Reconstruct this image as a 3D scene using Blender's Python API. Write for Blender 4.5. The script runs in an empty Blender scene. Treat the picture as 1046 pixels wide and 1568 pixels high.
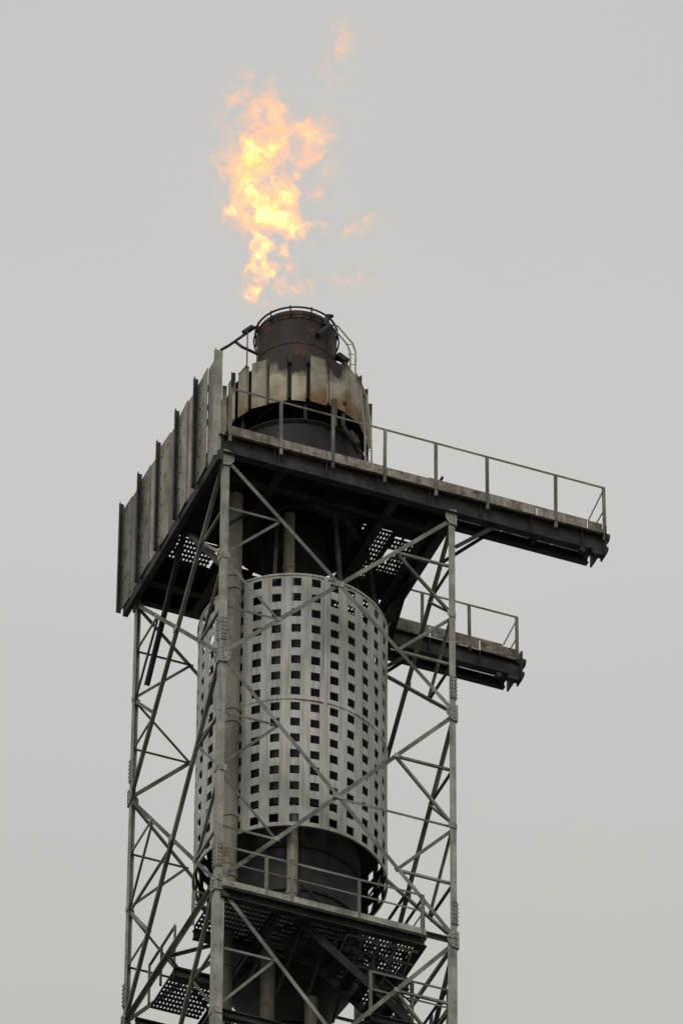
import bpy, math, random, bmesh
from mathutils import Vector as V, Matrix
random.seed(7)
H=97.6; L=4.7
SC=bpy.context.scene
def link(o): SC.collection.objects.link(o); return o
# ------------------------------------------------------------ materials
def N(nt,t,**k):
    n=nt.nodes.new(t)
    for a,b in k.items(): setattr(n,a,b)
    return n
def ramp(nt,stops):
    r=N(nt,'ShaderNodeValToRGB'); e=r.color_ramp.elements
    while len(e)<len(stops): e.new(0.5)
    for i,(p,c) in enumerate(stops):
        e[i].position=p; e[i].color=(*c,1) if len(c)==3 else c
    return r
def metal(name,cols,scale=3.0,stretch=(1,1,1),rust=0.35,rustcol=(.09,.045,.022),rough=.65,bump=.25,streak=0.5,fine=30,ss=(9,9,.6),island=0.0):
    m=bpy.data.materials.new(name); m.use_nodes=True; nt=m.node_tree
    b=nt.nodes['Principled BSDF']; lk=nt.links.new
    tc=N(nt,'ShaderNodeTexCoord')
    geo=N(nt,'ShaderNodeNewGeometry')
    src=tc.outputs['Object']
    if island:   # every sheet gets its own patch of the stain pattern
        io=N(nt,'ShaderNodeVectorMath',operation='SCALE'); io.inputs[0].default_value=(7,11,5); lk(geo.outputs['Random Per Island'],io.inputs['Scale'])
        ia=N(nt,'ShaderNodeVectorMath',operation='ADD'); lk(tc.outputs['Object'],ia.inputs[0]); lk(io.outputs[0],ia.inputs[1]); src=ia.outputs[0]
    mp=N(nt,'ShaderNodeMapping'); mp.inputs['Scale'].default_value=stretch; lk(src,mp.inputs[0])
    n1=N(nt,'ShaderNodeTexNoise'); n1.inputs['Scale'].default_value=scale; n1.inputs['Detail'].default_value=7; n1.inputs['Roughness'].default_value=.62
    lk(mp.outputs[0],n1.inputs['Vector'])
    k=len(cols)
    r1=ramp(nt,[(.32+.36*i/(k-1),c) for i,c in enumerate(cols)]); lk(n1.outputs[0],r1.inputs[0])
    mp2=N(nt,'ShaderNodeMapping'); mp2.inputs['Scale'].default_value=ss; lk(src,mp2.inputs[0])
    n2=N(nt,'ShaderNodeTexNoise'); n2.inputs['Scale'].default_value=1.6; n2.inputs['Detail'].default_value=5; lk(mp2.outputs[0],n2.inputs['Vector'])
    r2=ramp(nt,[(.42,(1,1,1)),(.68,(.42,.40,.37))]); lk(n2.outputs[0],r2.inputs[0])
    mx=N(nt,'ShaderNodeMix',data_type='RGBA',blend_type='MULTIPLY'); mx.inputs[0].default_value=streak
    lk(r1.outputs[0],mx.inputs[6]); lk(r2.outputs[0],mx.inputs[7])
    n3=N(nt,'ShaderNodeTexNoise'); n3.inputs['Scale'].default_value=scale*2.3; n3.inputs['Detail'].default_value=9; n3.inputs['Roughness'].default_value=.7
    lk(src,n3.inputs['Vector'])
    r3=ramp(nt,[(.66-rust*.3,(0,0,0)),(.74-rust*.3,(1,1,1))]); lk(n3.outputs[0],r3.inputs[0])
    mm=N(nt,'ShaderNodeMath',operation='MULTIPLY'); mm.inputs[1].default_value=min(1,rust*2); lk(r3.outputs[0],mm.inputs[0])
    mx2=N(nt,'ShaderNodeMix',data_type='RGBA'); lk(mm.outputs[0],mx2.inputs[0]); lk(mx.outputs[2],mx2.inputs[6]); mx2.inputs[7].default_value=(*rustcol,1)
    last=mx2.outputs[2]
    if island:
        mr=N(nt,'ShaderNodeMapRange'); lk(geo.outputs['Random Per Island'],mr.inputs[0]); mr.inputs[3].default_value=1-island; mr.inputs[4].default_value=1+island*.5
        sc=N(nt,'ShaderNodeVectorMath',operation='SCALE'); lk(last,sc.inputs[0]); lk(mr.outputs[0],sc.inputs['Scale']); last=sc.outputs[0]
    lk(last,b.inputs['Base Color'])
    b.inputs['Roughness'].default_value=rough
    b.inputs['Specular IOR Level'].default_value=.3
    n4=N(nt,'ShaderNodeTexNoise'); n4.inputs['Scale'].default_value=fine; n4.inputs['Detail'].default_value=4; lk(tc.outputs['Object'],n4.inputs['Vector'])
    bp=N(nt,'ShaderNodeBump'); bp.inputs['Strength'].default_value=bump; bp.inputs['Distance'].default_value=.01; lk(n4.outputs[0],bp.inputs['Height']); lk(bp.outputs[0],b.inputs['Normal'])
    return m
M_galv=metal('galvanised_steel',[(.20,.195,.175),(.36,.35,.315),(.48,.47,.43)],scale=2.2,rust=.18,streak=.6)
M_brace=metal('weathered_angle_steel',[(.08,.075,.067),(.19,.185,.167),(.34,.33,.30)],scale=1.1,rust=.2,streak=.4,island=.3)
M_dark=metal('sooty_dark_steel',[(.016,.015,.014),(.033,.031,.028),(.075,.07,.06)],scale=2.0,rust=.25,rustcol=(.06,.038,.024))  # dark tones raised in the colour to stand in for distance haze
M_black=metal('charred_steel',[(.012,.011,.010),(.021,.019,.017),(.038,.034,.03)],scale=2.0,rust=.15,rustcol=(.045,.028,.018))  # blacks lifted here too, haze put into the base colour
M_toe=metal('toe_plate_steel',[(.16,.15,.12),(.32,.30,.25),(.42,.40,.34)],scale=2.5,rust=.45,rustcol=(.10,.065,.04),streak=.85,island=.3)
M_shroud=metal('perforated_sheet_steel',[(.38,.375,.345),(.53,.52,.49),(.61,.60,.565)],scale=.8,stretch=(1,1,.5),rust=.10,rustcol=(.24,.19,.13),streak=.6,bump=.1)
M_wall=metal('weathered_heat_shield_sheet',[(.12,.11,.093),(.29,.275,.245),(.44,.43,.39)],scale=1.5,stretch=(1,1,.45),rust=.36,rustcol=(.10,.058,.032),streak=.6,ss=(3,3,.5),island=.45)
M_pipe=metal('weathered_pipe',[(.17,.15,.12),(.29,.265,.215),(.37,.345,.29)],scale=1.6,stretch=(1,1,.4),rust=.35,rustcol=(.13,.08,.04),streak=.4)
M_pipe2=metal('dark_weathered_pipe',[(.06,.052,.042),(.10,.09,.072),(.15,.13,.105)],scale=1.6,stretch=(1,1,.4),rust=.35,rustcol=(.08,.045,.022),streak=.5)
M_tip=metal('heat_stained_tip_steel',[(.022,.018,.016),(.042,.032,.028),(.075,.058,.05)],scale=1.3,stretch=(1,1,.6),rust=.42,rustcol=(.12,.055,.028),streak=.7,ss=(4,4,.6))
def ring_mat():
    m=metal('heat_tinted_plate',[(.27,.21,.135),(.47,.425,.33),(.60,.575,.49)],scale=1.6,stretch=(1,1,.6),rust=.22,rustcol=(.17,.09,.045),streak=.35,ss=(3,3,.5),island=.3)
    nt=m.node_tree; lk=nt.links.new; b=nt.nodes['Principled BSDF']
    src=b.inputs['Base Color'].links[0].from_socket
    tc=N(nt,'ShaderNodeTexCoord'); sp=N(nt,'ShaderNodeSeparateXYZ'); lk(tc.outputs['Object'],sp.inputs[0])
    geo=N(nt,'ShaderNodeNewGeometry')
    mp=N(nt,'ShaderNodeMapping'); mp.inputs['Scale'].default_value=(1,1,.6); lk(tc.outputs['Object'],mp.inputs[0])
    nz=N(nt,'ShaderNodeTexNoise'); nz.inputs['Scale'].default_value=2.4; nz.inputs['Detail'].default_value=5; lk(mp.outputs[0],nz.inputs['Vector'])
    ma0=N(nt,'ShaderNodeMath',operation='MULTIPLY_ADD'); lk(nz.outputs[0],ma0.inputs[0]); ma0.inputs[1].default_value=1.9; lk(sp.outputs['Z'],ma0.inputs[2])
    ma=N(nt,'ShaderNodeMath',operation='MULTIPLY_ADD'); lk(geo.outputs['Random Per Island'],ma.inputs[0]); ma.inputs[1].default_value=.5; lk(ma0.outputs[0],ma.inputs[2])
    # ma ranges about z + 1.2
    mr=N(nt,'ShaderNodeMapRange'); lk(ma.outputs[0],mr.inputs[0]); mr.inputs[1].default_value=H+4.70; mr.inputs[2].default_value=H+5.1
    mx=N(nt,'ShaderNodeMix',data_type='RGBA'); lk(mr.outputs[0],mx.inputs[0]); lk(src,mx.inputs[6]); mx.inputs[7].default_value=(.032,.023,.018,1)
    mr2=N(nt,'ShaderNodeMapRange'); lk(ma.outputs[0],mr2.inputs[0]); mr2.inputs[1].default_value=H+4.25; mr2.inputs[2].default_value=H+3.8
    mu=N(nt,'ShaderNodeMath',operation='MULTIPLY'); mu.inputs[1].default_value=.8; lk(mr2.outputs[0],mu.inputs[0])
    mx3=N(nt,'ShaderNodeMix',data_type='RGBA'); lk(mu.outputs[0],mx3.inputs[0]); lk(mx.outputs[2],mx3.inputs[6]); mx3.inputs[7].default_value=(.20,.105,.042,1)
    lk(mx3.outputs[2],b.inputs['Base Color']); return m
M_ring=ring_mat()
# ------------------------------------------------------------ mesh builder
class MB:
    def __init__(s): s.v=[]; s.f=[]
    def add(s,vs,fs):
        o=len(s.v); s.v+= [tuple(x) for x in vs]; s.f+=[tuple(i+o for i in f) for f in fs]
    def prism(s,p,q,prof,n):
        p=V(p);q=V(q); d=(q-p).normalized(); n=V(n); n=(n-d*n.dot(d))
        if n.length<1e-4: n=d.orthogonal()
        n.normalize(); sd=d.cross(n); k=len(prof)
        vs=[p+sd*a+n*b for a,b in prof]+[q+sd*a+n*b for a,b in prof]
        fs=[(i,(i+1)%k,(i+1)%k+k,i+k) for i in range(k)]
        fs+= [tuple(range(k))[::-1],tuple(range(k,2*k))]
        s.add(vs,fs)
    def box(s,p,q,w,h,n=(0,0,1),off=0):
        s.prism(p,q,[(-w/2,-h/2+off),(w/2,-h/2+off),(w/2,h/2+off),(-w/2,h/2+off)],n)
    def ang(s,p,q,w,n,t=.012,off=0,flip=1):
        pr=[(-w/2,off),(w/2,off),(w/2,off-t),(-w/2+t,off-t),(-w/2+t,off-w*.9),(-w/2,off-w*.9)]
        if flip<0: pr=[(-a,b) for a,b in pr][::-1]
        s.prism(p,q,pr,n)
    def ibeam(s,p,q,w,h,n=(0,0,1),t=.02):
        a=w/2;b=h/2;c=t/2
        s.prism(p,q,[(-a,-b),(a,-b),(a,-b+t),(c,-b+t),(c,b-t),(a,b-t),(a,b),(-a,b),(-a,b-t),(-c,b-t),(-c,-b+t),(-a,-b+t)],n)
    def cyl(s,p,q,r,n=16,r2=None,caps=True):
        p=V(p);q=V(q);d=(q-p).normalized();a=d.orthogonal().normalized();b=d.cross(a); r2=r if r2 is None else r2
        vs=[p+(a*math.cos(2*math.pi*i/n)+b*math.sin(2*math.pi*i/n))*r for i in range(n)]
        vs+=[q+(a*math.cos(2*math.pi*i/n)+b*math.sin(2*math.pi*i/n))*r2 for i in range(n)]
        fs=[(i,(i+1)%n,(i+1)%n+n,i+n) for i in range(n)]
        if caps: fs+=[tuple(range(n))[::-1],tuple(range(n,2*n))]
        s.add(vs,fs)
    def poly(s,pts,r,n=8):
        for a,b in zip(pts,pts[1:]): s.cyl(a,b,r,n)
    def tube(s,c,r,z0,z1,t=.02,n=64):
        vs=[]
        for (rr,z) in ((r,z0),(r,z1),(r-t,z1),(r-t,z0)):
            vs+=[V((c[0]+rr*math.cos(2*math.pi*i/n),c[1]+rr*math.sin(2*math.pi*i/n),z)) for i in range(n)]
        fs=[]
        for k in range(4):
            for i in range(n): fs.append((k*n+i,k*n+(i+1)%n,((k+1)%4)*n+(i+1)%n,((k+1)%4)*n+i))
        s.add(vs,fs)
    def ringpipe(s,c,r,z,pr,n=48):
        pts=[V((c[0]+r*math.cos(2*math.pi*i/n),c[1]+r*math.sin(2*math.pi*i/n),z)) for i in range(n+1)]
        s.poly(pts,pr,6)
    def make(s,name,mat,parent=None,smooth=False,mod=None):
        me=bpy.data.meshes.new(name); me.from_pydata([(a,b,c+H) for a,b,c in s.v],[],s.f); me.update()
        bm=bmesh.new(); bm.from_mesh(me); bmesh.ops.recalc_face_normals(bm,faces=bm.faces); bm.to_mesh(me); bm.free()
        me.materials.append(mat); o=link(bpy.data.objects.new(name,me))
        if parent: o.parent=parent
        if smooth:
            me.shade_smooth() if hasattr(me,'shade_smooth') else None
            try: me.set_sharp_from_angle(angle=math.radians(35))
            except Exception: pass
        return o
def empty(name): return link(bpy.data.objects.new(name,None))
# ============================================================ LATTICE TOWER
tower=empty('steel_lattice_tower')
cor=[(0,0),(L,0),(L,L),(0,L)]
zs=[0,-4.888,-10.163,-15.85]
while zs[-1]>-H+8: zs.append(zs[-1]-6.0)
zs.append(-H)
legs=MB(); plates=MB(); main=MB(); sec=MB(); bolts=MB()
for (x,y) in cor:
    sx=1 if x==0 else -1; sy=1 if y==0 else -1
    for i in range(len(zs)-1):
        zt,zb=zs[i],zs[i+1]; w=.125 if i<2 else .18; t=.016
        if i==0: zt=.02
        prof=[(0,0),(w,0),(w,t),(t,t),(t,w),(0,w)]
        vs=[V((x+sx*a,y+sy*b,zb)) for a,b in prof]+[V((x+sx*a,y+sy*b,zt)) for a,b in prof]
        legs.add(vs,[(k,(k+1)%6,(k+1)%6+6,k+6) for k in range(6)]+[(0,1,2,3,4,5),(6,7,8,9,10,11)])
        if i<6:
            for dz in (.62,):
                z=zb+dz
                for f in (0,1):
                    ax=V((sx,0,0)) if f==0 else V((0,sy,0)); nn=V((0,-sy,0)) if f==0 else V((-sx,0,0))
                    c=V((x,y,z))+ax*(w/2)+nn*.012
                    plates.box(c-V((0,0,.26)),c+V((0,0,.26)),w*.92,.02,nn)
                    for bz in (-.22,-.13,-.04,.05,.14,.23):
                        for ba in (-.03,.03):
                            q=c+ax*ba+V((0,0,bz)); bolts.cyl(q,q+nn*.035,.013,6)
faces=[(cor[0],cor[1],V((0,-1,0))),(cor[0],cor[3],V((-1,0,0))),(cor[3],cor[2],V((0,1,0))),(cor[1],cor[2],V((1,0,0)))]
def P(c,z): return V((c[0],c[1],z))
for fi,(p,q,n) in enumerate(faces):
    for i in range(len(zs)-1):
        zt,zb=zs[i],zs[i+1]
        if i==0: zt=-.12
        a,b=P(p,zt),P(q,zt); c,d=P(p,zb),P(q,zb)
        main.ang(a,d,.08,n,off=.012,flip=1); main.ang(b,c,.08,n,off=-.016,flip=-1)
        X=(a+b+c+d)/4
        hx=(q[0]-p[0],q[1]-p[1]); hd=V((hx[0],hx[1],0)).normalized()
        plates.box(X-hd*.10+n*.02,X+hd*.10+n*.02,.13,.01,n)
        if i==1: sec.ang(X,(b+d)/2,.05,n,t=.009,off=-.055)
        for s_,(t_,bt) in ((0,(a,c)),(1,(b,d))):
            mid=(t_+bt)/2; qt=(t_+X)/2; qb=(bt+X)/2
            mt=(t_*3+bt)/4; mb=(t_+bt*3)/4
            sec.ang(mt,qt,.05,n,t=.009,off=-.03); sec.ang(mb,qb,.05,n,t=.009,off=-.03)
            sec.ang(mid,qt,.055,n,t=.009,off=-.042); sec.ang(mid,qb,.055,n,t=.009,off=-.042)
            dd=hd if s_==0 else -hd
            plates.box(mid+dd*.02+n*.014,mid+dd*.17+n*.014,.13,.01,n)
            for g in (qt,qb):
                plates.box(g-hd*.05-n*.012,g+hd*.05-n*.012,.09,.008,n)
            for g,sg in ((t_,-1),(bt,1)):
                z0=g+n*.022
                vs=[z0+dd*-.02+V((0,0,.19)),z0+dd*.12+V((0,0,.17)),z0+dd*.20+V((0,0,.06)),z0+dd*.20-V((0,0,.06)),z0+dd*.12-V((0,0,.17)),z0+dd*-.02-V((0,0,.19))]
                if i==0 and sg==-1: vs=[v-V((0,0,.02)) for v in vs]
                if sg==-1 and i>0: continue
                plates.add([v for v in vs]+[v+n*.012 for v in vs],[(0,1,2,3,4,5),(6,7,8,9,10,11)]+[(k,(k+1)%6,(k+1)%6+6,k+6) for k in range(6)])
                if i<4:
                    for bx,bz in ((.04,.12),(.04,.04),(.04,-.04),(.04,-.12),(.11,.09),(.11,-.09),(.16,.03),(.16,-.03)):
                        qq=z0+dd*bx+V((0,0,bz))+n*.012; bolts.cyl(qq,qq+n*.02,.011,6)
for i in (2,3,4,5):
    z=zs[i]
    for (p,q) in ((cor[0],cor[1]),(cor[1],cor[2]),(cor[2],cor[3]),(cor[3],cor[0])):
        main.ang(P(p,z+.02),P(q,z+.02),.09,(0,0,1),off=0)
    ms=[V((L/2,0,z)),V((L,L/2,z)),V((L/2,L,z)),V((0,L/2,z))]
    for k in range(4): sec.ang(ms[k],ms[(k+1)%4],.06,(0,0,1),off=-.03)
legs.make('corner_legs',M_galv,tower); plates.make('gusset_plates',M_galv,tower); bolts.make('bolts',M_brace,tower)
main.make('cross_bracing',M_brace,tower); sec.make('secondary_bracing',M_brace,tower)
# ============================================================ UPPER PLATFORM
plat=empty('service_platform')
C=(L/2,L/2)
bm_=MB(); toe=MB(); deck=MB(); grat=MB(); rail=MB()
zb=.15; hb=.42
bm_.ibeam((-.12,0,zb),(7.74,0,zb),.17,hb); bm_.ibeam((0,.62,zb),(L,.62,zb),.15,hb-.03); bm_.ibeam((L+.09,.60,.24),(7.70,.60,.24),.12,.2)
bm_.ibeam((0,4.1,zb),(7.74,4.1,zb),.17,hb-.02); bm_.ibeam((0,4.72,zb),(L,4.72,zb),.15,hb-.05); bm_.ibeam((L+.09,4.70,.24),(7.70,4.70,.24),.12,.2)
for x in (0,1.2,3.5,L): bm_.ibeam((x,.10,zb-.02),(x,4.62,zb-.02),.16,.38)
bm_.box((-.1,-.1,-.18),(-.1,4.95,-.18),.10,.22)
for x in (5.5,6.5,7.6):
    bm_.ibeam((x,.09,.25),(x,.54,.25),.1,.16); bm_.ibeam((x,4.19,.25),(x,4.64,.25),.1,.16)
for a in range(8):
    t0=a*math.pi/4+math.pi/8;t1=t0+math.pi/4;r=1.42
    bm_.ibeam((C[0]+r*math.cos(t0),C[1]+r*math.sin(t0),zb+.03),(C[0]+r*math.cos(t1),C[1]+r*math.sin(t1),zb+.03),.1,.24)
for v,x0 in ((0,-.05),(4.1,4.8)):
    x=x0
    while x<7.7:
        bm_.box((x,v-.045,zb-.188),(x,v-.045,zb+.188),.014,.075,(0,1,0)); x+=1.05
for v in (0,4.1):
    bm_.ang((L,v,-.85),(5.55,v,zb-.2),.08,(0,-1,0))
    bm_.ang((L,v+.6,-.75),(5.55,v+.6,.15),.07,(0,-1,0))
for v in (0,4.1):
    bm_.box((7.77,v,-.14),(7.77,v,.56),.03,.26,(0,1,0))
    bm_.box((7.79,v+.12,.30),(7.79,v+.66,.30),.03,.34,(0,0,1))
    bm_.box((7.50,v-.02,-.10),(7.72,v-.02,-.10),.12,.10)
    bm_.cyl((7.30,v-.08,-.13),(7.30,v+.02,-.13),.06,12)
    bm_.cyl((7.79,v-.03,.33),(7.86,v-.03,.33),.10,14); bm_.cyl((7.79,v-.02,.05),(7.84,v-.02,.05),.07,12)
def grating(mb,u0,u1,v0,v1,z,sx=.07,sy=.13,skip=None):
    def segs(fixed,a,b,ax):
        st=.1;out=[];cur=None;k=a
        while k<b-1e-6:
            e=min(b,k+st);m=(k+e)/2
            pt=(fixed,m) if ax==0 else (m,fixed)
            ok=not(skip and skip(*pt))
            if ok and cur is None: cur=k
            if not ok and cur is not None: out.append((cur,k)); cur=None
            k=e
        if cur is not None: out.append((cur,b))
        return out
    x=u0
    while x<=u1:
        for a,b in segs(x,v0,v1,0): mb.box((x,a,z),(x,b,z),.022,.05)
        x+=sx
    y=v0
    while y<=v1:
        for a,b in segs(y,u0,u1,1): mb.box((a,y,z-.005),(b,y,z-.005),.055,.022)
        y+=sy
zones=[(2.2,4.4,.72,1.2),(3.4,4.0,1.45,2.9),(4.12,4.55,1.6,2.6),(.15,1.1,3.1,3.75),(.2,.75,.7,1.1),(4.85,7.65,.08,.55),(4.85,7.65,4.18,4.65),(3.0,4.5,3.4,4.0),(2.75,3.15,1.35,1.8)]
hole=lambda x,y:(x-C[0])**2+(y-C[1])**2<1.30**2
for z_ in zones: grating(grat,z_[0],z_[1],z_[2],z_[3],.40,skip=lambda x,y:hole(x,y) or (4.0<x<4.25 and 1.9<y<2.3))
cs=.1175
for i in range(40):
    for j in range(41):
        x=i*cs+cs/2;y=j*cs+cs/2
        if hole(x,y): continue
        if any(a-.05<x<b+.05 and c-.03<y<d+.03 for a,b,c,d in zones): continue
        x0,x1,y0,y1=i*cs,(i+1)*cs,j*cs,(j+1)*cs
        deck.add([(x0,y0,.41),(x1,y0,.41),(x1,y1,.41),(x0,y1,.41)],[(0,1,2,3)])
def toeplate(p,q,z0,z1,n):
    p=V(p);q=V(q);Ln=(q-p).length;d=(q-p)/Ln;x=0
    while x<Ln-.1:
        e=min(Ln,x+1.05)
        a=p+d*(x+.012);b=p+d*(e-.012);dz=random.uniform(-.015,.015)
        toe.box(a+V((0,0,(z0+z1)/2+dz)),b+V((0,0,(z0+z1)/2+dz*.3)),.014,z1-z0,(0,0,1)); x+=1.05
toeplate((.05,-.10,0),(7.72,-.10,0),.37,.60,0); toeplate((4.8,4.02,0),(7.74,4.02,0),.37,.60,0)
toeplate((4.9,.70,0),(7.7,.70,0),.38,.52,0)
toe.box((.02,-.115,.36),(7.75,-.115,.36),.05,.012)
def railing(mb,pts,zt,zbot,posts,mid=True,r=.022,n=(0,-1,0)):
    for a,b in zip(pts,pts[1:]):
        mb.ang(V(a)+V((0,0,zt)),V(b)+V((0,0,zt)),.045,n,t=.01)
        if mid: mb.box(V(a)+V((0,0,(zt+zbot)/2+.1)),V(b)+V((0,0,(zt+zbot)/2+.1)),.035,.012,n)
    for p in posts: mb.ang(V(p)+V((0,0,zbot)),V(p)+V((random.uniform(-.012,.012),0,zt)),.055,n,t=.012,off=.01)
railing(rail,[(0.05,-.11,0),(7.78,-.11,0)],1.52,.2,[(x,-.12,0) for x in (.08,1.11,2.16,3.22,4.27,5.33,6.74,7.76)],mid=False)
railing(rail,[(4.45,.66,0),(7.74,.66,0)],1.30,.3,[(x,.66,0) for x in (4.5,5.6,6.6,7.7)],mid=False)
rail.box((4.45,.66,1.3),(4.3,.66,1.0),.04,.012,(0,1,0))
rail.box((7.76,-.1,1.5),(7.76,.66,1.3),.04,.012,(1,0,0)); rail.box((7.76,-.1,.98),(7.76,.66,.9),.04,.012,(1,0,0))
rail.box((4.8,.66,.95),(7.7,.66,.95),.03,.012,(0,1,0))
railing(rail,[(L,4.05,0),(7.72,4.05,0)],1.45,.3,[(x,4.04,0) for x in (L,5.7,6.7,7.70)],mid=False)
railing(rail,[(L,4.78,0),(7.7,4.78,0)],1.30,.3,[(x,4.78,0) for x in (4.9,5.8,6.75,7.66)],mid=False)
rail.box((7.72,4.05,1.43),(7.72,4.78,1.3),.04,.012,(1,0,0)); rail.box((7.72,4.05,.98),(7.72,4.78,.9),.04,.012,(1,0,0))
railing(rail,[(L+.05,.66,0),(L+.05,4.05,0)],1.42,.3,[(L+.05,y,0) for y in (.9,1.9,3,4.)],n=(1,0,0))
lad=MB()
for s_ in (-.2,.2):
    lad.box((4.25+s_,3.3,-2.6),(4.25+s_,3.3,.4),.05,.02,(0,1,0))
for k in range(10): lad.cyl((4.05,3.3,-2.5+.3*k),(4.45,3.3,-2.5+.3*k),.013,6)
sup=MB()
for a in range(8):
    t=a*math.pi/4+.2; c,s_=math.cos(t),math.sin(t)
    sup.ang((C[0]+1.72*c,C[1]+1.72*s_,-2.3),(C[0]+1.45*c,C[1]+1.45*s_,.05),.07,(c,s_,0))
sup.ang((.1,.3,-1.6),(1.2,1.3,.0),.07,(0,-1,0)); sup.ang((L-.05,2.2,-.1),(L-.05,4.5,-2.2),.12,(1,0,0)); sup.ang((L-.3,.3,-.1),(3.4,3.9,-2.6),.10,(1,0,0))
sup.ang((.1,2.4,0),(.1,4.3,-2.4),.10,(-1,0,0)); sup.ang((.1,2.4,0),(.1,.4,-2.4),.10,(-1,0,0))
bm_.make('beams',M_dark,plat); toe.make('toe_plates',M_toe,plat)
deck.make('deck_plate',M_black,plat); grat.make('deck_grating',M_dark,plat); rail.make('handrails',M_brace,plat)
lad.make('access_ladder',M_dark,plat); sup.make('support_struts',M_dark,plat)
# ============================================================ HEAT SHIELD WALL
wall=empty('heat_shield_wall')
sh=MB(); po=MB(); tr=MB(); wb=MB()
ys=[0.0,1.02,2.02,3.02,4.04,5.02]
for k in range(5):
    y0,y1=ys[k],ys[k+1]
    ym=y0+(.5+random.uniform(-.08,.08))*(y1-y0)
    for jj,(a,b,xo) in enumerate(((y0-.01,ym+.02,-.150),(ym-.02,y1-.01,-.172))):
        z0=-.08+random.uniform(-.05,.03); z1=2.42+random.uniform(-.05,.02); tw=random.uniform(-.02,.02)
        sh.box((xo+tw,a,(z0+z1)/2),(xo-tw,b,(z0+z1)/2),.014,z1-z0,(0,0,1))
    po.box((-.225,y1-.03,-.2),(-.225,y1-.03,2.54),.014,.10,(1,0,0)); po.box((-.270,y1-.065,-.2),(-.270,y1-.065,2.54),.07,.010,(1,0,0))
    for z in (.35,1.2,2.05): 
        po.box((-.105,y0+.05,z),(-.105,y1-.1,z),.04,.08)
    for z in (.1,.5,.9,1.3,1.7,2.1):
        for yy in (y0+.12,y0+.86): po.cyl((-.20,yy,z),(-.15,yy,z),.012,6)
tr.box((-.14,-.03,-.17),(-.14,-.03,2.46),.13,.03,(0,1,0)); tr.box((-.212,.0,-.17),(-.212,.0,2.50),.015,.09,(0,1,0))
for k in range(5):
    y=ys[k+1]-.04; wb.ang((-.12,y,2.2),(.75,y,.42),.06,(0,-1,0))
sh.make('sheets',M_wall,wall); po.make('posts_and_girts',M_dark,wall); tr.make('end_trim',M_galv,wall); wb.make('raking_stays',M_dark,wall)
# ============================================================ FLARE STACK
st=empty('flare_stack')
R=V((.9291,-.3698,0)); F=V((.3698,.9291,0)); CV=V((C[0],C[1],0))
def loc(r,d,z): return CV+R*r+F*d+V((0,0,z))
rs=1.79; nc=30; nr=16; zt,zbm=-1.93,-7.90; ph=(zt-zbm)/nr; a00=math.radians(28.7)
shr=MB()
def cylv(a,z,r): return V((C[0]+r*math.cos(a),C[1]+r*math.sin(a),z))
da=2*math.pi/nc; hw=.235
for c_ in range(nc):
    as_=[a00+da*(c_),a00+da*(c_+.5-hw),a00+da*(c_+.5),a00+da*(c_+.5+hw),a00+da*(c_+1)]
    for r_ in range(nr):
        z0=zbm+ph*r_; hz=.26
        zz=[z0,z0+ph*(.5-hz),z0+ph*(.5+hz),z0+ph]
        for i in range(4):
            for j in range(3):
                if j==1 and i in(1,2): continue
                a0,a1=as_[i],as_[i+1]
                shr.add([cylv(a0,zz[j],rs),cylv(a1,zz[j],rs),cylv(a1,zz[j+1],rs),cylv(a0,zz[j+1],rs)],[(0,1,2,3)])
so=shr.make('perforated_shroud',M_shroud,st)
bm=bmesh.new(); bm.from_mesh(so.data); bmesh.ops.remove_doubles(bm,verts=bm.verts,dist=.0005)
for v in bm.verts:
    a=math.atan2(v.co.y-C[1],v.co.x-C[0]); z=v.co.z
    k=1+.0035*math.sin(5*a+z*1.3)+.003*math.sin(11*a-z*.9)+.0025*math.sin(2.2*z+3*a)
    v.co.x=C[0]+(v.co.x-C[0])*k; v.co.y=C[1]+(v.co.y-C[1])*k
bmesh.ops.recalc_face_normals(bm,faces=bm.faces); bm.to_mesh(so.data); bm.free()
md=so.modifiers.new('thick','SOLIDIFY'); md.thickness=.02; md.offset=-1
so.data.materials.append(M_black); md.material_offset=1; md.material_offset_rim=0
se=MB()
for z in (zbm+ph*8,): se.tube(C,rs+.018,z-.025,z+.025,.012,72)
se.tube(C,rs+.02,zt-.03,zt+.012,.03,72); se.tube(C,rs+.02,zbm-.012,zbm+.03,.03,72)
for k in range(6):
    a=a00+da*5*k; p0=cylv(a,zbm+.03,rs+.016); p1=cylv(a,zt-.03,rs+.016)
    se.box(p0,p1,.07,.012,(math.cos(a),math.sin(a),0))
se.make('shroud_seams',M_shroud,st)
core=MB()
core.cyl((C[0],C[1],-H+.0),(C[0],C[1],-10.9),.80,40,caps=False)
core.cyl((C[0],C[1],-10.9),(C[0],C[1],-10.1),.80,40,r2=1.3,caps=False)
core.cyl((C[0],C[1],-10.1),(C[0],C[1],-7.2),1.3,48)
core.cyl((C[0],C[1],-7.2),(C[0],C[1],-2.5),1.55,48)  # unseen wide liner, added to block sky through the shroud holes
core.cyl((C[0],C[1],-2.5),(C[0],C[1],2.2),.62,40)
core.cyl((C[0],C[1],2.2),(C[0],C[1],3.0),.62,40,r2=.76)
for z in (-8.0,-9.0,-10.0): core.ringpipe(C,1.31,z,.025)
for z in (-11.6,-12.4,-14.5): core.tube(C,.86,z-.04,z+.04,.05,48)
core.make('inner_riser_and_sky_blocker',M_black,st,smooth=True)
tip=MB(); tip.tube(C,.775,2.7,5.6,.03,64)
for k in range(9):
    a=k*2*math.pi/9+.35; q=V((math.cos(a),math.sin(a),0))
    tip.box(CV+q*.782+V((0,0,3.0)),CV+q*.782+V((0,0,5.58)),.035,.016,q)
tip.tube(C,.785,4.75,4.79,.02,64)
tip.make('burner_tip',M_tip,st,smooth=True)
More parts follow.
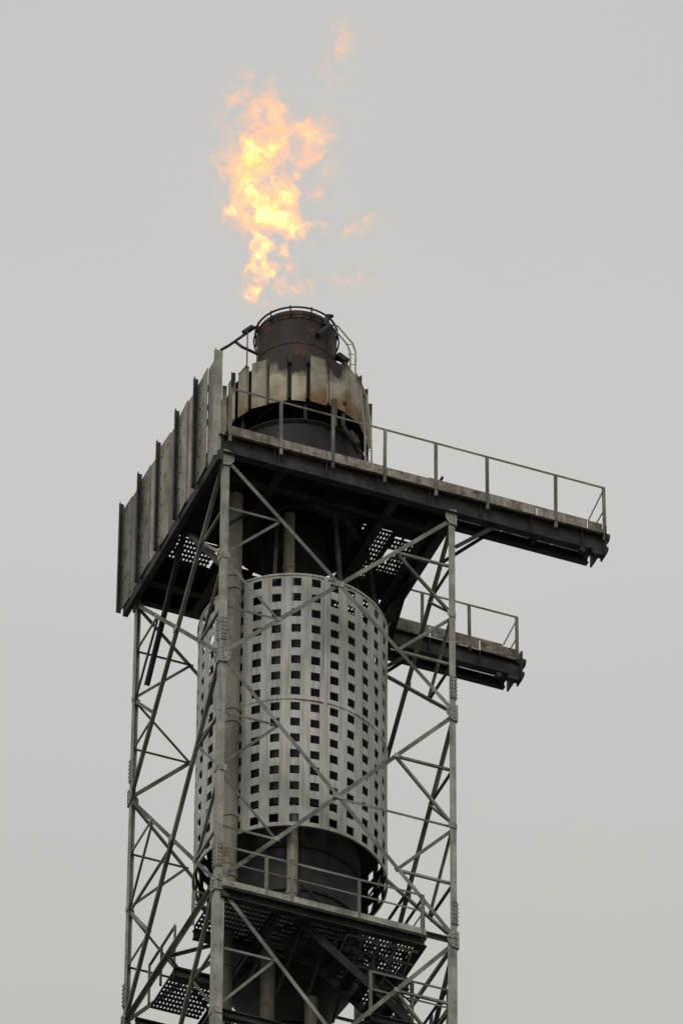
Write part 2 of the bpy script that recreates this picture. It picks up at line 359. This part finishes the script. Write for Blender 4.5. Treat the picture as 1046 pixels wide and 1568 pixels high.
rim=MB(); rim.ringpipe(C,.80,5.66,.022); rim.ringpipe(C,.83,5.45,.016)
for k in range(12):
    a=k*math.pi/6; q=V((math.cos(a),math.sin(a),0)); rim.cyl(CV+q*.80+V((0,0,5.42)),CV+q*.80+V((0,0,5.70)),.016,6)
rim.poly([loc(.55,-.62,5.35),loc(.60,-.5,5.70),loc(.70,-.42,5.76)],.04); rim.cyl(loc(.42,-.72,5.0),loc(.66,-.60,5.35),.06,10)
rim.make('steam_ring',M_dark,st,smooth=True)
rg=MB(); npl=22
for k in range(npl):
    a=k*2*math.pi/npl+.1; w=2*math.pi*1.39/npl*random.choice([.90,.93,.96,.86,.70]); q=V((math.cos(a),math.sin(a),0)); tq=V((-q.y,q.x,0))
    off=random.uniform(-.015,.02); yaw=random.uniform(-.14,.14); sd=(tq+q*yaw).normalized(); nn=V((0,0,1)).cross(sd)
    ztop=3.92+random.uniform(-.04,.03); zbt=2.74
    rg.box(CV+q*(1.385+off)+V((0,0,zbt)),CV+q*(1.385+off)+V((0,0,ztop)),w,.014,nn)
    e=CV+q*(1.385+off)+sd*(w/2-.01); rg.box(e+V((0,0,zbt+.02)),e+V((0,0,ztop-.01)),.012,.07,nn,off=-.044)
rg.make('wind_ring_plates',M_ring,st)
rb=MB(); rb.tube(C,1.31,2.80,3.84,.02,64); rb.ringpipe(C,1.33,2.86,.03); rb.ringpipe(C,1.33,3.75,.03)
vs=[CV+V((math.cos(i*math.pi/24)*r,math.sin(i*math.pi/24)*r,z)) for r,z in ((1.30,3.5),(.78,3.2)) for i in range(48)]
rb.add(vs,[(i,(i+1)%48,48+(i+1)%48,48+i) for i in range(48)])
for k in range(6):
    a=k*math.pi/3+.3; q=V((math.cos(a),math.sin(a),0)); rb.ang(CV+q*1.3+V((0,0,2.85)),CV+q*1.32+V((0,0,.42)),.06,q)
rb.tube(C,1.30,.45,2.35,.02,56)
rb.ringpipe(C,1.34,1.4,.025); rb.ringpipe(C,1.34,2.3,.025)
rb.make('wind_ring_frame',M_black,st,smooth=True)
pp=MB()
def pipe(mb,x,y,z0,z1,r,joints=()):
    mb.cyl((x,y,z0),(x,y,z1),r,24)
    for j in joints: mb.cyl((x,y,j-.05),(x,y,j+.05),r*1.13,24)
pipe(pp,.72,1.25,-9.3,.1,.15,(-1.9,-2.2,-5.1,-5.4,-7.6,-9.0)); pipe(pp,1.87,1.36,-2.45,.1,.105,(-1.2,)); pipe(pp,1.87,1.0,-9.6,-7.0,.105,(-9.2,))
pp.make('utility_pipes',M_pipe,st,smooth=True)
pq=MB()
pipe(pq,1.42,1.0,-H,-10.6,.13,(-12.3,)); pipe(pq,2.3,1.1,-H,-11.4,.12,(-13.1,)); pipe(pq,2.95,1.25,-H,-11.9,.10)
pipe(pq,2.6,.95,2.2,2.9,.06); pipe(pq,.72,1.25,-H,-9.3,.11,(-11,))
pq.make('lower_pipes',M_pipe2,st,smooth=True)
wp=MB()
wp.poly([loc(-.80,-.25,5.62),loc(-1.30,-.35,5.05),loc(-1.46,-.38,4.90)],.03)
wp.cyl(loc(-.86,-.26,5.60),loc(-1.02,-.3,5.42),.06,12)
wp.poly([loc(-.74,-.2,4.95),loc(-1.05,-.3,5.05)],.03)
wp.poly([loc(-1.05,-.3,5.05),loc(-1.2,-.3,5.2)],.03)
wp.poly([loc(-1.46,-.38,4.90),loc(-1.46,-.6,3.0),loc(-1.46,-.7,.5)],.02)
wp.poly([loc(-.95,-.3,5.55),loc(-.95,-.5,4.4),loc(-1.1,-.8,3.9)],.014)
wp.poly([loc(.92,-1.0,3.0),loc(.92,-1.0,2.4),loc(1.05,-.95,2.2),loc(1.25,-.8,1.9)],.05)
wp.cyl(loc(.84,-1.02,2.95),loc(1.0,-1.02,2.95),.07,12); wp.cyl(loc(1.05,-.95,2.3),loc(1.2,-.9,2.05),.08,12)
wp.poly([loc(.78,-.05,5.0),loc(.9,-.1,4.9),loc(1.1,-.15,4.45)],.05)
wp.cyl(loc(.82,-.1,5.02),loc(.98,-.12,4.85),.08,12)
wp.make('pilot_pipework',M_dark,st,smooth=True)
ld=MB()
for s_ in (0,1):
    o=.12*s_
    ld.poly([loc(.60+o*.3,-.25,5.68),loc(.68+o,-.3,5.62),loc(.98+o,-.35,5.12),loc(1.05+o*.9,-.35,4.9),loc(1.06+o*.8,-.55,4.2),loc(1.26+o,-.72,3.4),loc(1.34+o,-.74,2.6),loc(1.38+o,-.6,.5)],.018,6)
for k in range(17):
    z=.8+.26*k; r=1.38 if z<2.6 else 1.34-(z-2.6)*.16; dy=-.66 if z<3.4 else -.5
    ld.cyl(loc(r,dy,z),loc(r+.12,dy,z),.009,6)
ld.make('tip_ladder',M_galv,st)
# ============================================================ LOWER PLATFORM
lp=empty('service_platform'); zl=-10.163
b2=MB(); t2=MB(); g2=MB(); r2=MB(); s2=MB()
t2.box((.1,-.09,zl-.07),(4.05,-.09,zl-.07),.016,.17); t2.box((.1,-.12,zl-.16),(4.05,-.12,zl-.16),.08,.012)
for k in range(8): t2.cyl((.3+k*.5,-.105,zl-.05),(.3+k*.5,-.085,zl-.05),.02,6)
b2.ibeam((.1,0,zl-.22),(4.05,0,zl-.22),.14,.24); b2.ibeam((.1,1.35,zl-.22),(4.3,1.35,zl-.22),.12,.2)
b2.ibeam((4.05,0,zl-.2),(4.05,4.6,zl-.2),.12,.2); b2.ibeam((.2,2.6,zl-.2),(1.2,2.6,zl-.2),.12,.2); b2.ibeam((.1,4.3,zl-.2),(4.6,4.3,zl-.2),.12,.2)
b2.ibeam((1.25,0,zl-.22),(1.25,4.5,zl-.22),.1,.2); b2.ibeam((2.7,0,zl-.24),(2.7,1.3,zl-.24),.1,.18)
hole2=lambda x,y:(x-C[0])**2+(y-C[1])**2<1.38**2
grating(g2,.12,4.0,.1,1.35,zl-.06,skip=hole2); grating(g2,.25,1.2,2.6,3.9,zl-.06,skip=hole2); grating(g2,3.3,4.05,1.35,2.5,zl-.06,skip=hole2)
railing(r2,[(.1,-.08,0),(4.0,-.08,0)],zl+.78,zl-.15,[(x,-.09,0) for x in (.95,1.45,2.75,3.98)],mid=True)
railing(r2,[(.1,1.38,0),(1.1,1.38,0)],zl+.78,zl,[(x,1.38,0) for x in (.1,1.1)],n=(0,-1,0))
railing(r2,[(4.05,0,0),(4.05,2.5,0)],zl+.78,zl,[(4.05,y,0) for y in (0,.8,1.6,2.5)],n=(1,0,0))
railing(r2,[(.2,2.6,0),(.2,3.9,0)],zl+.9,zl,[(.2,y,0) for y in (2.6,3.3,3.9)],n=(-1,0,0))
def stair(p,q,w,n):
    p=V(p);q=V(q);s_=V((0,w,0))
    for o in (V((0,0,0)),s_):
        s2.box(p+o,q+o,.04,.18,(0,0,1)); s2.box(p+o+V((0,0,.85)),q+o+V((0,0,.85)),.035,.035); s2.box(p+o+V((0,0,.45)),q+o+V((0,0,.45)),.025,.025)
        for k in range(4):
            a=p.lerp(q,k/3)+o; s2.box(a,a+V((0,0,.87)),.035,.035,(1,0,0))
    for k in range(n):
        a=p.lerp(q,(k+.5)/n); s2.box(a,a+s_,.20,.02)
stair((1.7,.25,zl-.2),(3.9,.25,zl-1.9),.6,9)
stair((3.9,1.0,zl-1.9),(1.6,1.0,zl-3.7),.6,10)
grating(g2,3.2,4.5,.2,1.7,zl-1.95); b2.ibeam((3.1,.2,zl-2.05),(4.6,.2,zl-2.05),.1,.16); b2.ibeam((3.1,1.7,zl-2.05),(4.6,1.7,zl-2.05),.1,.16)
railing(r2,[(3.1,.2,0),(4.6,.2,0),(4.6,1.7,0)],zl-1.0,zl-2,[(3.1,.2,0),(3.9,.2,0),(4.6,.2,0),(4.6,1.,0),(4.6,1.7,0)])
grating(g2,1.2,3.3,3.2,4.3,zl-1.2)
for k in range(6): b2.ang((1.3+.5*k,.3,zl-.3),(1.0+.6*k,1.3,zl-1.5),.06,(0,-1,0))
b2.ibeam((.1,1.4,zl-2.7),(4.6,1.4,zl-2.7),.12,.2); grating(g2,.1,1.2,.2,1.4,zl-2.65); b2.ibeam((0.1,.2,zl-2.75),(4.6,.2,zl-2.75),.1,.16)
for k in range(5):
    r2.box((2.6+.32*k,.15,zl-.35),(2.6+.32*k,.9,zl-.75),.04,.04); 
for k in range(4): r2.box((2.6,.15+.25*k,zl-.35-.13*k),(4.0,.15+.25*k,zl-.35-.13*k),.04,.04)
b2.make('beams',M_dark,lp); t2.make('toe_plate',M_galv,lp); g2.make('deck_grating',M_dark,lp); r2.make('handrails',M_brace,lp); s2.make('stair_flights',M_dark,lp)
# ============================================================ FLAME (volume generated on a grid)
def kpos(px,py,dp=0): 
    return (( px-453)/78.5, dp, (516-py)/(59.4-.006*(516-py)) + 0.0)
blobs=[(386,444,16,20,1.1),(392,414,22,28,1.1),(394,380,20,34,1.05),(405,335,56,26,1.15),(455,352,30,20,1.1),(352,325,26,16,.9),(432,308,40,28,1.1),(388,285,50,44,1.05),
(362,240,34,38,1.0),(412,222,58,50,1.0),(470,208,46,38,.92),(492,240,24,36,.85),(484,285,16,22,.78),(398,165,42,40,.95),(362,136,19,34,.95),(334,178,18,18,.62),
(542,428,32,20,.58),(518,460,16,22,.5),(548,352,26,36,.60),(570,382,20,22,.48),(524,66,24,40,.98),(512,112,30,16,.75),(436,392,16,34,.75),(445,438,34,14,.66),(515,285,10,18,.55),(402,464,16,14,.55)]
ng=bpy.data.node_groups.new('flame_field','GeometryNodeTree')
ng.interface.new_socket('Geometry',in_out='OUTPUT',socket_type='NodeSocketGeometry')
go=ng.nodes.new('NodeGroupOutput'); lk=ng.links.new
pos=ng.nodes.new('GeometryNodeInputPosition')
def vm(op,a,b=None):
    n=ng.nodes.new('ShaderNodeVectorMath'); n.operation=op
    for i,x in enumerate((a,b)):
        if x is None: continue
        if isinstance(x,(tuple,list)): n.inputs[i].default_value=x
        else: lk(x,n.inputs[i])
    return n.outputs['Value'] if op=='LENGTH' else n.outputs['Vector']
def mt(op,*a,clamp=False):
    n=ng.nodes.new('ShaderNodeMath'); n.operation=op; n.use_clamp=clamp
    for i,x in enumerate(a):
        if isinstance(x,(int,float)): n.inputs[i].default_value=x
        else: lk(x,n.inputs[i])
    return n.outputs[0]
def noise(vec,scale,detail,rough=.55,dist=0):
    n=ng.nodes.new('ShaderNodeTexNoise'); n.inputs['Scale'].default_value=scale; n.inputs['Detail'].default_value=detail; n.inputs['Roughness'].default_value=rough; n.inputs['Distortion'].default_value=dist
    lk(vec,n.inputs['Vector']); return n
p0=pos.outputs[0]
w1=noise(p0,1.5,2); wv=vm('SUBTRACT',w1.outputs['Color'],(.5,.5,.5)); pw=vm('ADD',p0,vm('MULTIPLY',wv,(.6,.5,.6)))
w2=noise(p0,4.5,4); wv2=vm('SUBTRACT',w2.outputs['Color'],(.5,.5,.5)); pw=vm('ADD',pw,vm('MULTIPLY',wv2,(.5,.3,.5)))
fld=None
for i,(bx,by,rx,ry,w) in enumerate(blobs):
    c=kpos(bx,by,random.uniform(-.10,.10)); r=(1.6*rx/78.5,max(.2,.6*rx/78.5),1.6*ry/58)
    d=vm('SUBTRACT',pw,c); d=vm('MULTIPLY',d,(1/r[0],1/r[1],1/r[2])); l=vm('LENGTH',d)
    v=mt('MULTIPLY_ADD',l,-w,w)
    fld=v if fld is None else mt('MAXIMUM',fld,v)
fld=mt('MAXIMUM',fld,0.0)
nz=noise(vm('MULTIPLY',pw,(1,.6,.7)),2.7,9,.68,.8)
nn=mt('SUBTRACT',nz.outputs[0],.5)
dd=mt('MULTIPLY_ADD',nn,3.9,mt('MULTIPLY_ADD',fld,1.25,-.33))
dd=mt('MULTIPLY',dd,.85,clamp=True)
msk=mt('MULTIPLY',fld,3.0,clamp=True)
dd=mt('MULTIPLY',dd,msk)
rz=noise(vm('MULTIPLY',pw,(1,.5,.6)),6.0,5,.6,.9)
rr=mt('SUBTRACT',1.0,mt('MULTIPLY',mt('ABSOLUTE',mt('SUBTRACT',rz.outputs[0],.5)),6.0),clamp=True)
dd=mt('MULTIPLY',dd,mt('MULTIPLY_ADD',rr,1.25,.22))
spz=ng.nodes.new('ShaderNodeSeparateXYZ'); lk(p0,spz.inputs[0])
hgt=ng.nodes.new('ShaderNodeMapRange'); lk(spz.outputs['Z'],hgt.inputs[0]); hgt.inputs[1].default_value=2.6; hgt.inputs[2].default_value=7.0; hgt.inputs[3].default_value=1.2; hgt.inputs[4].default_value=.60
side=ng.nodes.new('ShaderNodeMapRange'); lk(spz.outputs['X'],side.inputs[0]); side.inputs[1].default_value=.7; side.inputs[2].default_value=1.0; side.inputs[3].default_value=1.0; side.inputs[4].default_value=.62
dd=mt('MULTIPLY',dd,mt('MULTIPLY',hgt.outputs[0],side.outputs[0])); dd=mt('POWER',dd,1.35)
vc=ng.nodes.new('GeometryNodeVolumeCube'); lk(dd,vc.inputs['Density'])
vc.inputs['Min'].default_value=(-2.0,-.75,.2); vc.inputs['Max'].default_value=(2.0,.75,9.1)
vc.inputs['Resolution X'].default_value=210; vc.inputs['Resolution Y'].default_value=60; vc.inputs['Resolution Z'].default_value=440
fm=bpy.data.materials.new('flame_gas'); fm.use_nodes=True; nt=fm.node_tree; nt.nodes.clear()
out=N(nt,'ShaderNodeOutputMaterial'); vi=N(nt,'ShaderNodeVolumeInfo')
mul=N(nt,'ShaderNodeMath',operation='MULTIPLY'); mul.inputs[1].default_value=4.9; nt.links.new(vi.outputs['Density'],mul.inputs[0])
ab=N(nt,'ShaderNodeVolumeAbsorption'); ab.inputs['Color'].default_value=(.95,.62,.28,1); nt.links.new(mul.outputs[0],ab.inputs['Density'])
em=N(nt,'ShaderNodeEmission'); nt.links.new(mul.outputs[0],em.inputs['Strength'])
cr=ramp(nt,[(0,(.68,.235,.17)),(.25,(.85,.30,.145)),(.6,(1.0,.50,.165)),(1,(1.3,.95,.5))]); nt.links.new(vi.outputs['Density'],cr.inputs[0]); nt.links.new(cr.outputs[0],em.inputs['Color'])
ad=N(nt,'ShaderNodeAddShader'); nt.links.new(ab.outputs[0],ad.inputs[0]); nt.links.new(em.outputs[0],ad.inputs[1]); nt.links.new(ad.outputs[0],out.inputs['Volume'])
sm=ng.nodes.new('GeometryNodeSetMaterial'); sm.inputs['Material'].default_value=fm
lk(vc.outputs[0],sm.inputs['Geometry']); lk(sm.outputs[0],go.inputs[0])
fme=bpy.data.meshes.new('gas_flame'); fme.from_pydata([(0,0,0),(.01,0,0),(0,.01,0)],[],[(0,1,2)]); fme.materials.append(fm)
fl=link(bpy.data.objects.new('gas_flame',fme)); fl.location=(C[0],C[1],H+5.59); fl.rotation_euler=(0,0,math.atan2(R.y,R.x))
m_=fl.modifiers.new('flame','NODES'); m_.node_group=ng
# ============================================================ GROUND
gm=bpy.data.materials.new('gravel_ground'); gm.use_nodes=True; nt=gm.node_tree; b=nt.nodes['Principled BSDF']
tc=N(nt,'ShaderNodeTexCoord'); n1=N(nt,'ShaderNodeTexNoise'); n1.inputs['Scale'].default_value=.05; n1.inputs['Detail'].default_value=10; nt.links.new(tc.outputs['Object'],n1.inputs['Vector'])
r=ramp(nt,[(.35,(.07,.075,.05)),(.55,(.14,.135,.11)),(.7,(.22,.21,.18))]); nt.links.new(n1.outputs[0],r.inputs[0]); nt.links.new(r.outputs[0],b.inputs['Base Color']); b.inputs['Roughness'].default_value=.95
me=bpy.data.meshes.new('ground'); s_=4000; nG=40
me.from_pydata([(-s_+2*s_*i/nG,-s_+2*s_*j/nG,0) for j in range(nG+1) for i in range(nG+1)],[],[(j*(nG+1)+i,j*(nG+1)+i+1,(j+1)*(nG+1)+i+1,(j+1)*(nG+1)+i) for j in range(nG) for i in range(nG)])
me.materials.append(gm); link(bpy.data.objects.new('ground',me))
# ============================================================ SKY / SUN
sun_el=math.radians(42); az=math.atan2(F.x,F.y)
sa=az+math.pi+math.radians(15)
sd=V((math.sin(sa)*math.cos(sun_el),math.cos(sa)*math.cos(sun_el),math.sin(sun_el)))
w=bpy.data.worlds.new('World'); SC.world=w; w.use_nodes=True; nt=w.node_tree; bg=nt.nodes['Background']
sky=N(nt,'ShaderNodeTexSky'); sky.sky_type='NISHITA'; sky.sun_disc=False; sky.sun_elevation=sun_el; sky.sun_rotation=sa
tc=N(nt,'ShaderNodeTexCoord'); sp=N(nt,'ShaderNodeSeparateXYZ'); nt.links.new(tc.outputs['Generated'],sp.inputs[0])
cr=ramp(nt,[(.0,(4.4,4.3,4.1)),(.585,(5.50,5.33,5.0)),(.645,(6.25,6.11,5.82)),(.70,(6.0,5.92,5.68)),(1,(6.2,6.2,6.1))])
nt.links.new(sp.outputs['Z'],cr.inputs[0])
nz=N(nt,'ShaderNodeTexNoise'); nz.inputs['Scale'].default_value=9; nz.inputs['Detail'].default_value=3; nt.links.new(tc.outputs['Generated'],nz.inputs['Vector'])
mr=N(nt,'ShaderNodeMapRange'); mr.inputs[3].default_value=.96; mr.inputs[4].default_value=1.04; nt.links.new(nz.outputs[0],mr.inputs[0])
vmn=N(nt,'ShaderNodeVectorMath',operation='SCALE'); nt.links.new(cr.outputs[0],vmn.inputs[0]); nt.links.new(mr.outputs[0],vmn.inputs['Scale'])
mx=N(nt,'ShaderNodeMix',data_type='RGBA'); mx.inputs[0].default_value=.95; nt.links.new(sky.outputs[0],mx.inputs[6]); nt.links.new(vmn.outputs[0],mx.inputs[7])
nt.links.new(mx.outputs[2],bg.inputs['Color']); bg.inputs['Strength'].default_value=.1
sl=bpy.data.lights.new('sun','SUN'); sl.energy=1.0; sl.angle=math.radians(20); sl.color=(1,.96,.9)
so_=link(bpy.data.objects.new('sun',sl)); so_.rotation_euler=sd.to_track_quat('Z','Y').to_euler(); so_.location=(0,0,150)
# ============================================================ CAMERA
d=math.exp(5.01385);a=.37874;el=.70093;ro=.00672;tx=.90479;tz=1.11176;f=12000
Fh=V((math.sin(a),math.cos(a),0));R0=V((math.cos(a),-math.sin(a),0));Fw=Fh*math.cos(el)+V((0,0,math.sin(el)));U0=R0.cross(Fw)
R2=R0*math.cos(ro)+U0*math.sin(ro);U2=U0*math.cos(ro)-R0*math.sin(ro)
T=V((L/2,L/2,H))+R0*tx+V((0,0,tz)); cp=T-Fw*d
cd=bpy.data.cameras.new('camera'); cd.sensor_fit='VERTICAL'; cd.sensor_height=36; cd.lens=f*36/1568; cd.clip_end=9000; cd.clip_start=1
co=link(bpy.data.objects.new('camera',cd))
m=Matrix.Identity(4)
for i in range(3): m[i][0]=R2[i]; m[i][1]=U2[i]; m[i][2]=-Fw[i]; m[i][3]=cp[i]
co.matrix_world=m; SC.camera=co
SC.view_settings.view_transform='Standard'; SC.view_settings.look='None'; SC.view_settings.exposure=0
